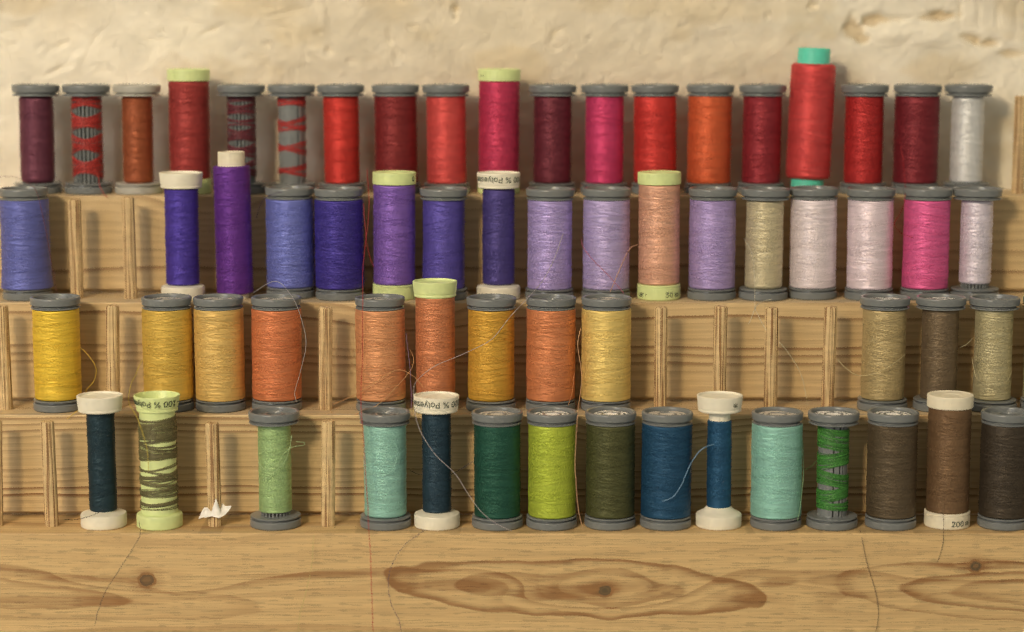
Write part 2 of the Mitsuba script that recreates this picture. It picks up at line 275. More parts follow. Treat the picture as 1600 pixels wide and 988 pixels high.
def thread_body(r, z0, z1, col, seed, shoulder=.5, flare=0.0, fuzz=0, nu=66):
    """The wound body: a displaced lathe whose ridges are crossing turns, plus single strands lying over it."""
    rng = np.random.default_rng(seed)
    nz = int((z1 - z0) / .22)
    u = np.linspace(0, 1, nu + 1); z = np.linspace(z0, z1, nz)
    U, Z = np.meshgrid(u, z)
    th = 2 * np.pi * U
    s1, s2, s3 = rng.uniform(3, 7), -rng.uniform(3, 7), rng.choice([-1, 1]) * rng.uniform(10, 15)
    a = n1((Z + s1 * U) / .55, U * .8, seed); b = n1((Z + s2 * U) / .62, U * .8, seed + 1); c = n1((Z + s3 * U) / .9, U * .8, seed + 2)
    big = n1(Z / 6, U * 1.5, seed + 3) - .5
    lay = np.maximum(np.maximum(a, b), c - .08)
    h = .19 * (lay - .6) + .20 * big
    e = np.minimum(Z - z0, z1 - Z)
    k = np.clip(1 - e / max(shoulder, .01), 0, 1)
    rad = r + h - shoulder * .8 * (1 - np.sqrt(np.clip(1 - k * k, 0, 1))) + flare * np.clip(1 - (Z - z0) / 12, 0, 1) ** 1.5
    V = np.stack([rad * np.sin(th), rad * np.cos(th), Z], -1)
    band = n1(Z / 1.6, U * 2, seed + 5) - .5
    tone = 1 + .36 * (lay - .6) + .10 * band + rng.uniform(-.03, .03)  # darker gaps between turns: shade put into the vertex colour
    C = np.clip(np.asarray(col)[None, None] * tone[..., None], 0, .92)
    i = np.arange(nz * (nu + 1)).reshape(nz, nu + 1)
    f = np.stack([i[:-1, :-1], i[1:, :-1], i[1:, 1:], i[:-1, 1:]], -1).reshape(-1, 4)
    # closing rings at the ends
    V0 = V.reshape(-1, 3); parts_v, parts_f, parts_c, parts_uv = [V0], [f], [C.reshape(-1, 3)], [np.stack([Z, U], -1).reshape(-1, 2)]
    at = len(V0)
    def add(v, f2, c, uv):
        nonlocal at
        parts_v.append(v); parts_f.append(np.asarray(f2) + at); parts_c.append(np.tile(c, (len(v), 1))); parts_uv.append(uv); at += len(v)
    for row, zz in ((0, z0), (nz - 1, z1)):
        ring = V[row]; inner = ring * [.3, .3, 1]
        q = np.arange(nu)
        add(np.vstack([ring, inner]), np.stack([q, q + 1, q + 2 + nu, q + 1 + nu], 1), np.asarray(col), np.tile([[zz, 0]], (2 * nu + 2, 1)))
    def surf(uu, zz):
        t = np.clip((zz - z0) / (z1 - z0), 0, 1) * (nz - 1); q = (uu % 1) * nu
        return rad[np.round(t).astype(int), np.round(q).astype(int)]
    for _ in range(int(rng.integers(42, 58))):
        span = rng.uniform(.35, .62); uc = rng.uniform(.36, .64); zc = rng.uniform(z0 + 2, z1 - 2); sl = rng.choice([-1, 1]) * rng.uniform(3, 15) * (1 if rng.random() < .85 else 1.7)
        t = np.linspace(-1, 1, 15)
        uu = uc + span / 2 * t; zz = np.clip(zc + sl * span / 2 * t + rng.uniform(-.5, .5) * (1 - t * t), z0 + .5, z1 - .5)
        rr = surf(uu, zz) + .09 - .22 * np.abs(t) ** 6
        v, f2 = tube(np.stack([rr * np.sin(2 * np.pi * uu), rr * np.cos(2 * np.pi * uu), zz], 1), rng.uniform(.09, .15), 4)
        add(v, f2, np.clip(np.asarray(col) * rng.uniform(.84, 1.16), 0, .92), np.tile([[0, 0]], (len(v), 1)))
    for _ in range(int(30 + 70 * fuzz)):
        uu = rng.uniform(.2, .8); zz = rng.uniform(z0 + 1, z1 - 1); rr = surf(np.array([uu]), np.array([zz]))[0]
        p = np.array([rr * math.sin(2 * np.pi * uu), rr * math.cos(2 * np.pi * uu), zz]); o = p * [1, 1, 0] / rr
        d = rng.normal(size=3); d -= o * (d @ o); d /= np.linalg.norm(d); L = rng.uniform(.8, 2.6 + 1.5 * fuzz)
        t = np.linspace(0, 1, 5)[:, None]
        v, f2 = tube(p + d * L * t + o * (.1 + L * rng.uniform(.1, .45) * np.sin(t * rng.uniform(1.2, 3.0))), .030, 3)
        add(v, f2, np.clip(np.asarray(col) * .8 + .10, 0, .92), np.tile([[0, 0]], (len(v), 1)))
    return np.vstack(parts_v) * MM, np.vstack(parts_f), np.vstack(parts_c), np.vstack(parts_uv)

def thread_bands(r, bands, col, seed, cross=.9, per=3.4):
    """Few turns left on a core: strands that bunch in front and cross at the sides."""
    rng = np.random.default_rng(seed); vs, fs, cs, at = [], [], [], 0
    for zc, half, *bt in bands:
        for k in range(max(5, int(half * 2 * per))):
            o = rng.uniform(-half, half); tilt = (bt[0] if bt else 0) + rng.uniform(-.4, .4); th = np.linspace(0, 2 * np.pi, 40)
            zz = zc + o * (1 + cross * np.sin(th) ** 2) + tilt * np.sin(th) + rng.uniform(-.15, .15) * np.sin(2 * th + rng.uniform(0, 6))
            rr = r + .12 + rng.uniform(0, .35)
            v, f = tube(np.stack([rr * np.sin(th), -rr * np.cos(th), zz], 1), .17, 5, False)
            vs.append(v); fs.append(f + at); at += len(v); cs.append(np.tile(np.clip(np.asarray(col) * rng.uniform(.62, 1.25), 0, .92), (len(v), 1)))
    return np.vstack(vs) * MM, np.vstack(fs), np.vstack(cs), None

def wrapped_text(text, height, radius, zmid, centre_deg, upside=False, slope=0.0):
    """Lettering bent round an upright cylinder (mm); centre_deg from the front, positive to the right."""
    m = text_mesh(text, height, .08, bold=True)
    m = m.subdivide_to_size(.9, max_iter=4)
    v = np.array(m.vertices); v[:, 0] -= (v[:, 0].min() + v[:, 0].max()) / 2; v[:, 1] -= height / 2
    if upside: v[:, :2] *= -1
    R = radius + slope * v[:, 1] + .01 + v[:, 2]
    a = v[:, 0] / radius + math.radians(centre_deg)
    m.vertices = np.stack([R * np.sin(a), -R * np.cos(a), zmid + v[:, 1]], 1) * MM
    return m

CACHE = {}
def shared(key, make):
    if key not in CACHE: CACHE[key] = make()
    return CACHE[key]
ALL = {}
def add(root, part, d, label=None):
    key = root + '__' + part; k = 0
    while key in scene: k += 1; key = f'{root}__{part}_{k:03d}'
    scene[key] = {**d, 'to_world': ALL[root]}
    if label: labels[key] = {'label': label}
    return key
def grey(root, H, o, seed, bsdf):
    add(root, 'flange', shared(('fl', bsdf), lambda: mikit.ply(lathe(FLANGE_LOW), bsdf, smooth=38)))
    add(root, 'flange', shared(('ft', bsdf, H), lambda: mikit.ply(lathe(flange_top(H)), bsdf, smooth=38)))
    top = o.get('top') or ('paper' if seed % 3 else 'ring')
    if top != 'ring':
        st = add(root, 'paper_label', mikit.ply(sticker(H, seed), 'white_paper' if top == 'print' else 'paper', smooth=True))
        if top == 'print': add(st, 'print', mikit.ply(print_marks(H, seed), 'ink')) if ALL.setdefault(st, ALL[root]) is not None else None
def cap_profile(kind, H):
    if kind == 'cup':   # flared open cup
        return [(6.6, H - 8.6), (7.0, H - 7.3), (8.9, H - 7.15), (9.2, H - 6.9), (9.25, H - 6.2), (9.0, H - 6.0), (9.05, H - 5.3), (9.4, H - 5.1), (10.3, H - .6)] + arc(10.0, H - .35, 0, 180, .35, 5) + [(8.9, H - 4.0), (8.2, H - 4.6), (3, H - 4.8), (.1, H - 4.8)]
    if kind == 'drum':  # straight cap nearly flush with the thread
        return [(6, H - 5.7), (10.0, H - 5.7), (10.25, H - 5.4), (10.25, H - .5)] + arc(9.75, H - .5, 0, 90, .5, 4) + [(9.2, H - .05), (8.9, H - .35), (5, H - .5), (4.5, H - .9), (.1, H - 1.0)]
    return [(5, H - 7.9), (8.9, H - 7.6), (9.6, H - 7.2), (9.75, H - 6.7), (9.65, H - 6.3), (9.5, H - 6.1), (9.55, H - 5.7), (9.8, H - 5.5), (10.25, H - .8)] + arc(9.85, H - .6, 0, 90, .4, 4) + [(9.3, H - .25), (9.0, H - 1.0), (7.5, H - 1.5), (4, H - 1.5), (3, H - 1.9), (.1, H - 1.9)]
def foot_profile(kind, rc):
    if kind == 'cone': return [(.1, .3), (9, 0), (9.9, .1), (10.25, .5), (10.3, 5.2), (10.0, 5.8), (9.0, 6.4), (7.6, 7.0), (6.6, 7.8), (rc + .5, 9.2), (rc, 10.5)]
    if kind == 'drum': return [(.1, .3), (9, 0), (9.8, .1), (10.2, .5), (10.2, 5.4), (9.9, 5.6), (9.9, 6.0), (10.25, 6.2), (10.25, 6.8), (9.9, 7.1), (6, 7.2)]
    return [(.1, .3), (9, 0), (9.9, .1), (10.25, .5), (10.3, 5.3), (10.0, 6.0), (8.2, 6.5), (rc + .3, 7.0), (rc, 8.5)]
def slim(root, H, body_r, o, seed, plast, cap, foot, rc):
    cp = add(root, 'cap', shared(('cap', cap, H, plast), lambda: mikit.ply(lathe(cap_profile(cap, H)), plast, smooth=35)))
    add(root, 'core', shared(('core', round(rc, 1), H, plast), lambda: mikit.ply(lathe([(rc, 4.5), (rc, H - 6.5)]), plast, smooth=35)))
    ft = add(root, 'foot', shared(('foot', foot, round(rc, 1), plast), lambda: mikit.ply(lathe(foot_profile(foot, rc)), plast, smooth=35)))
    ALL[cp] = ALL[ft] = ALL[root]
    return cp, ft

def spool(root, x, tier, kind, r, rgb, o, label, seed):
    rng = np.random.default_rng(seed)
    H = 52.4; col = np.clip(alb(rgb) * 1.14 + .008 + .03 * alb(rgb).mean(), 0, .9)
    lean = o.get('lean', rng.uniform(-.45, .45))
    ALL[root] = T().translate([x, RUN * tier + o.get('dy', 0) * MM + rng.uniform(-.7, .7) * MM, RISE * tier + .00005]).rotate([0, 1, 0], lean)
    labels[root] = {'label': label, 'category': 'thread spool', 'group': 'thread spools standing on the rack'}
    sh, fz, fl = o.get('shoulder', float(rng.uniform(.3, 1.1))), o.get('fuzz', 0), o.get('flare', 0)
    def body(r, z0, z1):
        v, f, c, uv = thread_body(r, z0, z1, col, seed, sh, fl, fz)
        add(root, 'thread', mikit.ply((v, f), 'thread', smooth=True, uv=uv, color=c))
    if kind == 'grey':
        b = 'pale_grey_plastic' if o.get('light') else 'grey_plastic'
        grey(root, H, o, seed, b)
        rc = min(6.65, r - .5)
        if o.get('ribs'): add(root, 'core', mikit.ply(ribbed_core(rc, 5.0, H - 5.2, o['ribs']), b))
        body(r, o.get('t0', 5.25), H - 5.35)
    elif kind == 'bands':
        grey(root, H, o, seed, 'grey_plastic')
        add(root, 'core', mikit.ply(ribbed_core(r, 5.0, H - 5.2, o['ribs']), 'grey_plastic'))
        v, f, c, uv = thread_bands(r, o['bands'], col, seed, o.get('cross', 1.1 if o['ribs'] > 0 else .2), 8.0 if o['ribs'] else 5.0)
        add(root, 'thread', mikit.ply((v, f), 'thread_strand', smooth=True, color=c))
    elif kind == 'cone':
        H = o['h']; b = o['corec'] + '_plastic'; rc = o['core_r']
        add(root, 'tube', mikit.ply(lathe([(rc - 1.3, 0), (rc, 0), (rc + .1, .4), (rc, H - .4), (rc - .3, H), (rc - 1.2, H), (rc - 1.3, H - .6), (rc - 1.3, 0)]), b, smooth=35))
        body(r, o['t0'], o['t1'])
    elif kind in ('white', 'lime', 'cream'):
        H = 60.0
        plast = {'white': 'white_plastic', 'lime': 'lime_plastic', 'cream': 'cream_plastic'}[kind]
        if kind == 'lime': cap, foot, rc, z0, z1 = 'drum', 'drum', 8.6, 7.2, H - 5.8
        elif kind == 'cream': cap, foot, rc, z0, z1 = 'drum', 'drum', 8.6, 7.2, H - 5.8
        else: cap, foot, rc, z0, z1 = 'dish', 'cone' if o.get('neck') else 'plain', min(r - .6, 5.2), 7.2, H - 7.9
        if o.get('neck'): z0, z1, rc = 8.8, H - 11.6, r - .7
        if o.get('short'): rc, cap, z1 = 8.6, 'limelip', H - 7.2
        cp, ft = slim(root, H, r, o, seed, plast, 'dish' if cap == 'limelip' else cap, foot, rc)
        body(r, z0, z1)
        if o.get('cap') == 'text': add(cp, 'lettering', mikit.ply(wrapped_text('100 % Polyester ·', 2.6, 10.02, H - 3.3, -4, True, .08), 'ink'))
        if o.get('cap') == 'm': add(cp, 'lettering', mikit.ply(wrapped_text('m', 2.0, 10.05, H - 4.0, 38, True, .08), 'ink'))
        if o.get('foot'): 
            add(ft, 'lettering', mikit.ply(wrapped_text(o['foot'], 2.4, 10.22, 2.7, 36 if kind == 'lime' else 28), 'ink'))
            if kind == 'lime': add(ft, 'lettering', mikit.ply(wrapped_text('er ·', 2.4, 10.22, 2.7, -52), 'ink'))
        if o.get('mark') == 1: add(cp, 'mark', mikit.ply(wrapped_text('—', 2.2, 10.27, H - 3.1, -52), 'ink'))
        if o.get('mark') == 2: add(cp, 'mark', mikit.ply(wrapped_text('0', 2.2, 10.27, H - 3.0, 62, True), 'ink'))
    elif kind == 'limecup':
        H = 60.0
        cp, ft = slim(root, H, r, o, seed, 'lime_plastic', 'cup', 'plain', 8.0)
        add(cp, 'lettering', mikit.ply(wrapped_text('- 100 % Polyester', 2.6, 9.93, H - 3.1, -8, True, .2), 'ink'))
        v, f, c, uv = thread_bands(8.0, [(47, 2.6, .8), (43.5, 2.6, -.5), (40.5, 1.6, .9), (35.5, 2.6, -.9), (32.5, 1.6, .8), (27.0, .45, 1.4), (25.6, .4, -1.6), (22.8, 1.6, .9), (20.3, 1.1, -1.2), (17.2, .7, 1.5), (15.0, .7, -.4), (10.4, 1.4, .3)], col, seed, .25, 5.5)
        v2, f2, c2, _ = thread_bands(8.2, [(44, 4), (34, 3), (22, 3), (17, 2)], col, seed + 50, -.8, 1.1)
        (vm, fm) = merge([(v, f), (v2, f2)])
        add(root, 'thread', mikit.ply((vm, fm), 'thread_strand', smooth=True, color=np.vstack([c, c2])))

SPOOLS = [   # x (m), tier (0 in front), kind, thread radius (mm), thread colour, options, label
(-0.2303, 3, 'grey', 8.22, (104, 50, 64), {'shoulder': 2.2, 'top': 'ring'}, 'plum thread on a grey spool at the left end of the top row'),
(-0.2058, 3, 'bands', 6.98, (165, 42, 34), {'bands': [(44.5, 1.9), (34.3, 2.5), (24.2, 2.7), (12.9, 2.7)], 'ribs': 22}, 'nearly empty grey spool with four red thread bands over a ribbed core'),
(-0.1813, 3, 'grey', 7.29, (158, 80, 42), {'shoulder': 1.6, 'light': 1}, 'rust brown thread on a pale grey spool between banded spool and brick red spool'),
(-0.1562, 3, 'lime', 9.77, (158, 52, 46), {'lead': 1}, 'brick red thread on a lime capped spool in the top row'),
(-0.1310, 3, 'bands', 6.51, (98, 34, 42), {'bands': [(45.6, 0.8), (40.6, 1.9), (34.4, 1.1), (28.4, 2.1), (20.5, 2.0), (12.4, 2.3)], 'cross': 0.8, 'ribs': 22}, 'nearly empty grey spool with wide dark maroon thread bands'),
(-0.1065, 3, 'bands', 6.51, (172, 48, 42), {'bands': [(44.6, 1.6, 0.5), (44.0, 0.7, -1.4), (34.6, 1.0, 1.7), (33.0, 1.1, -1.6), (31.2, 0.6, 0.6), (22.8, 1.1, 1.5), (21.4, 1.0, -1.7), (11.8, 1.2, 1.0), (10.4, 0.8, -1.4)], 'ribs': 0}, 'nearly empty grey spool with thin scarlet thread strands on a smooth core'),
(-0.0823, 3, 'grey', 8.53, (206, 52, 40), {'top': 'ring'}, 'scarlet thread on a grey spool, directly right of the thin stranded spool'),
(-0.0560, 3, 'grey', 10.23, (128, 34, 34), {}, 'dark red thread on a grey spool half hidden behind a violet spool with lime cap'),
(-0.0316, 3, 'grey', 9.46, (216, 76, 68), {}, 'coral red thread on a grey spool, left of the lime capped crimson spool'),
(-0.0064, 3, 'lime', 9.77, (192, 48, 80), {'mark': 1}, 'crimson pink thread on a tall lime capped spool in the top row'),
(0.0195, 3, 'grey', 9.15, (106, 34, 46), {}, 'maroon thread on a grey spool, left of the magenta spool in the top row'),
(0.0448, 3, 'grey', 9.15, (206, 56, 100), {}, 'magenta pink thread on a grey spool in the top row'),
(0.0695, 3, 'grey', 10.23, (202, 50, 42), {}, 'bright red thread on a grey spool, right of the magenta spool'),
(0.0955, 3, 'grey', 10.54, (212, 92, 46), {}, 'orange thread on a grey spool in the top row'),
(0.1210, 3, 'grey', 9.30, (142, 34, 42), {}, 'deep crimson thread on a grey spool, left of the turquoise tube cone'),
(0.1433, 3, 'cone', 10.70, (208, 66, 62), {'h': 70, 't0': 7.2, 't1': 62.6, 'corec': 'teal', 'lean': 1.9, 'fuzz': 1, 'shoulder': 2.0, 'core_r': 7.75}, 'tall fuzzy red thread cone on a turquoise tube'),
(0.1704, 3, 'grey', 9.15, (182, 38, 36), {}, 'red thread on a grey spool, right of the turquoise tube cone'),
(0.1957, 3, 'grey', 10.70, (122, 30, 38), {}, 'wide dark wine red thread on a grey spool, left of the white one'),
(0.2205, 3, 'grey', 7.75, (226, 222, 208), {'shoulder': 1.4}, 'white thread on a grey spool at the right end of the top row'),
(-0.2297, 2, 'grey', 11.34, (104, 108, 170), {'top': 'ring', 'fuzz': 1, 'flare': 0.9}, 'dusty slate blue thread on a grey spool at the left edge, second row from top'),
(-0.1558, 2, 'white', 7.86, (74, 54, 148), {'cap': 'plain'}, 'indigo thread on a white plastic spool, left of the tall purple cone'),
(-0.1313, 2, 'cone', 8.62, (100, 44, 132), {'h': 69.5, 't0': 2.5, 't1': 62.8, 'corec': 'cream', 'lean': -0.6, 'fuzz': 1, 'core_r': 6.35}, 'tall purple thread cone on a cream tube'),
(-0.1054, 2, 'grey', 11.19, (112, 118, 184), {'dy': 5, 'fuzz': 1}, 'periwinkle blue thread on a grey spool, right of the tall purple cone'),
(-0.0815, 2, 'grey', 11.49, (62, 48, 132), {'fuzz': 1, 'top': 'ring'}, 'dark indigo thread on a wide grey spool, right of the periwinkle one'),
(-0.0558, 2, 'lime', 9.83, (128, 90, 168), {'mark': 2}, 'violet thread on a lime capped spool in the second row from top'),
(-0.0324, 2, 'grey', 9.83, (88, 74, 152), {}, 'blue violet thread on a grey spool, right of the lime capped violet spool'),
(-0.0064, 2, 'white', 7.56, (74, 62, 122), {'cap': 'text'}, 'dusky navy violet thread on a white spool whose lettered cap is upside down, second row'),
(0.0177, 2, 'grey', 10.44, (178, 156, 202), {}, 'lavender thread on a grey spool, right of the white capped navy violet spool'),
(0.0445, 2, 'grey', 10.89, (186, 166, 202), {}, 'pale lilac thread on a grey spool, left of the peach spool'),
(0.0696, 2, 'lime', 9.68, (224, 166, 130), {'foot': '30 m', 'lead': 1}, 'peach thread on a lime spool marked 30 m at its foot'),
(0.0947, 2, 'grey', 10.89, (176, 152, 196), {}, 'mauve lavender thread on a grey spool, right of the peach spool'),
(0.1190, 2, 'grey', 8.77, (210, 194, 150), {'shoulder': 1.6}, 'cream khaki thread on a grey spool, second row from top'),
(0.1429, 2, 'grey', 10.89, (238, 220, 212), {'dy': 3}, 'pale shell pink thread on a grey spool, right of the cream khaki one'),
(0.1692, 2, 'grey', 10.59, (240, 218, 214), {}, 'pale blush pink thread on a grey spool, left of the hot pink one'),
(0.1957, 2, 'grey', 10.74, (226, 94, 142), {}, 'hot pink thread on a grey spool, second row from top'),
(0.2192, 2, 'grey', 7.41, (226, 212, 212), {'shoulder': 1.2, 'ribs': 24, 't0': 7.4}, 'slim pale lilac white thread on a grey spool, right of the hot pink one'),
(-0.2095, 1, 'grey', 10.61, (240, 198, 56), {'top': 'ring'}, 'bright yellow thread on a grey spool at the left of the third row'),
(-0.1586, 1, 'grey', 11.35, (218, 176, 72), {'top': 'paper'}, 'mustard yellow thread on a wide grey spool behind the lime cup spool'),
(-0.1346, 1, 'grey', 11.35, (224, 182, 98), {'top': 'paper'}, 'pale gold thread on a grey spool between mustard and orange spools'),
(-0.1086, 1, 'grey', 11.35, (218, 126, 74), {'top': 'paper'}, 'orange thread on a grey spool, left of the gap with one bare dowel'),
(-0.0604, 1, 'grey', 11.35, (220, 150, 96), {'top': 'paper'}, 'light apricot thread on a grey spool, left of the lime capped rust spool'),
(-0.0352, 1, 'lime', 8.99, (208, 128, 80), {'short': 1}, 'rust orange thread on a lime capped spool in the third row'),
(-0.0097, 1, 'grey', 10.61, (214, 160, 52), {'top': 'ring'}, 'golden ochre thread on a grey spool, third row from top'),
(0.0178, 1, 'grey', 11.20, (214, 130, 78), {'top': 'ring'}, 'copper orange thread on a grey spool, left of the pale yellow one'),
(0.0433, 1, 'grey', 11.35, (236, 202, 110), {'top': 'paper'}, 'pale straw yellow thread on a grey spool, right of the copper orange one'),
(0.1711, 1, 'grey', 9.88, (186, 162, 108), {'top': 'print'}, 'golden khaki thread on a grey spool, right of the bare dowels'),
(0.1969, 1, 'grey', 8.26, (118, 98, 70), {'top': 'print'}, 'taupe brown thread on a grey spool between two khaki spools'),
(0.2214, 1, 'grey', 8.55, (188, 174, 126), {'top': 'ring'}, 'greyish khaki thread on a grey spool, right of the taupe brown one'),
(0.2465, 1, 'grey', 10.32, (180, 166, 120), {'top': 'ring'}, 'khaki spool cut off by the right edge in the third row'),
(-0.1837, 0, 'white', 6.17, (28, 52, 58), {'cap': 'wide'}, 'dark teal thread on a plain cream plastic spool at the left of the front row'),
(-0.1585, 0, 'limecup', 8.76, (106, 98, 58), {}, 'lime plastic spool loosely wound with olive thread, front row'),
(-0.1064, 0, 'grey', 7.32, (166, 194, 124), {'ribs': 24, 't0': 7.0, 'top': 'ring', 'fuzz': 1}, 'pale green thread on a grey spool beside the torn paper scrap'),
(-0.0569, 0, 'grey', 9.48, (156, 204, 178), {'top': 'ring'}, 'mint thread on a grey spool, left of a white capped dark teal spool'),
(-0.0337, 0, 'white', 6.46, (32, 56, 66), {'cap': 'text'}, 'dark petrol thread on a white spool whose lettered cap is upside down, front row'),
(-0.0066, 0, 'grey', 10.34, (28, 80, 60), {'top': 'paper'}, 'dark green thread on a grey spool in the front row'),
(0.0179, 0, 'grey', 10.63, (180, 192, 56), {'top': 'print'}, 'bright lime green thread on a grey spool in the front row'),
(0.0441, 0, 'grey', 10.91, (78, 78, 40), {'top': 'print'}, 'dark olive thread on a grey spool, right of the lime green one'),
(0.0691, 0, 'grey', 11.20, (26, 72, 98), {'top': 'paper'}, 'navy blue thread on a wide grey spool in the front row'),
(0.0930, 0, 'white', 5.46, (28, 78, 106), {'cap': 'm', 'neck': 1}, 'slim blue thread on a white plastic spool with a flared foot'),
(0.1187, 0, 'grey', 11.34, (150, 202, 176), {'top': 'paper'}, 'mint green thread on a wide grey spool, right of the slim blue one'),
(0.1440, 0, 'bands', 6.61, (60, 122, 44), {'bands': [(43.5, 1.6, -0.7), (38.7, 2.7, -1.3), (31.3, 3.1, 1.4), (22.3, 2.9, -1.4), (15.4, 2.5, 1.4), (10.0, 1.6, -0.5)], 'ribs': -1, 'top': 'print'}, 'grey spool with crossing bright green strands over bare core'),
(0.1704, 0, 'grey', 11.06, (92, 76, 52), {'top': 'print'}, 'brown thread on a wide grey spool, left of the cream capped brown one'),
(0.1959, 0, 'cream', 9.48, (118, 88, 56), {'foot': '200 m'}, 'chestnut brown thread on a cream capped spool marked 200 m'),
(0.2211, 0, 'grey', 11.06, (64, 53, 38), {'top': 'ring'}, 'dark chocolate brown thread on a grey spool at the right end of the front row'),
]
roots = []
for k, (x, tier, kind, r, rgb, o, label) in enumerate(SPOOLS):
    root = 'thread_spool' + (f'_{k:03d}' if k else '')
    roots.append(root)
    spool(root, x, tier, kind, r, rgb, o, label, 100 + k * 7)

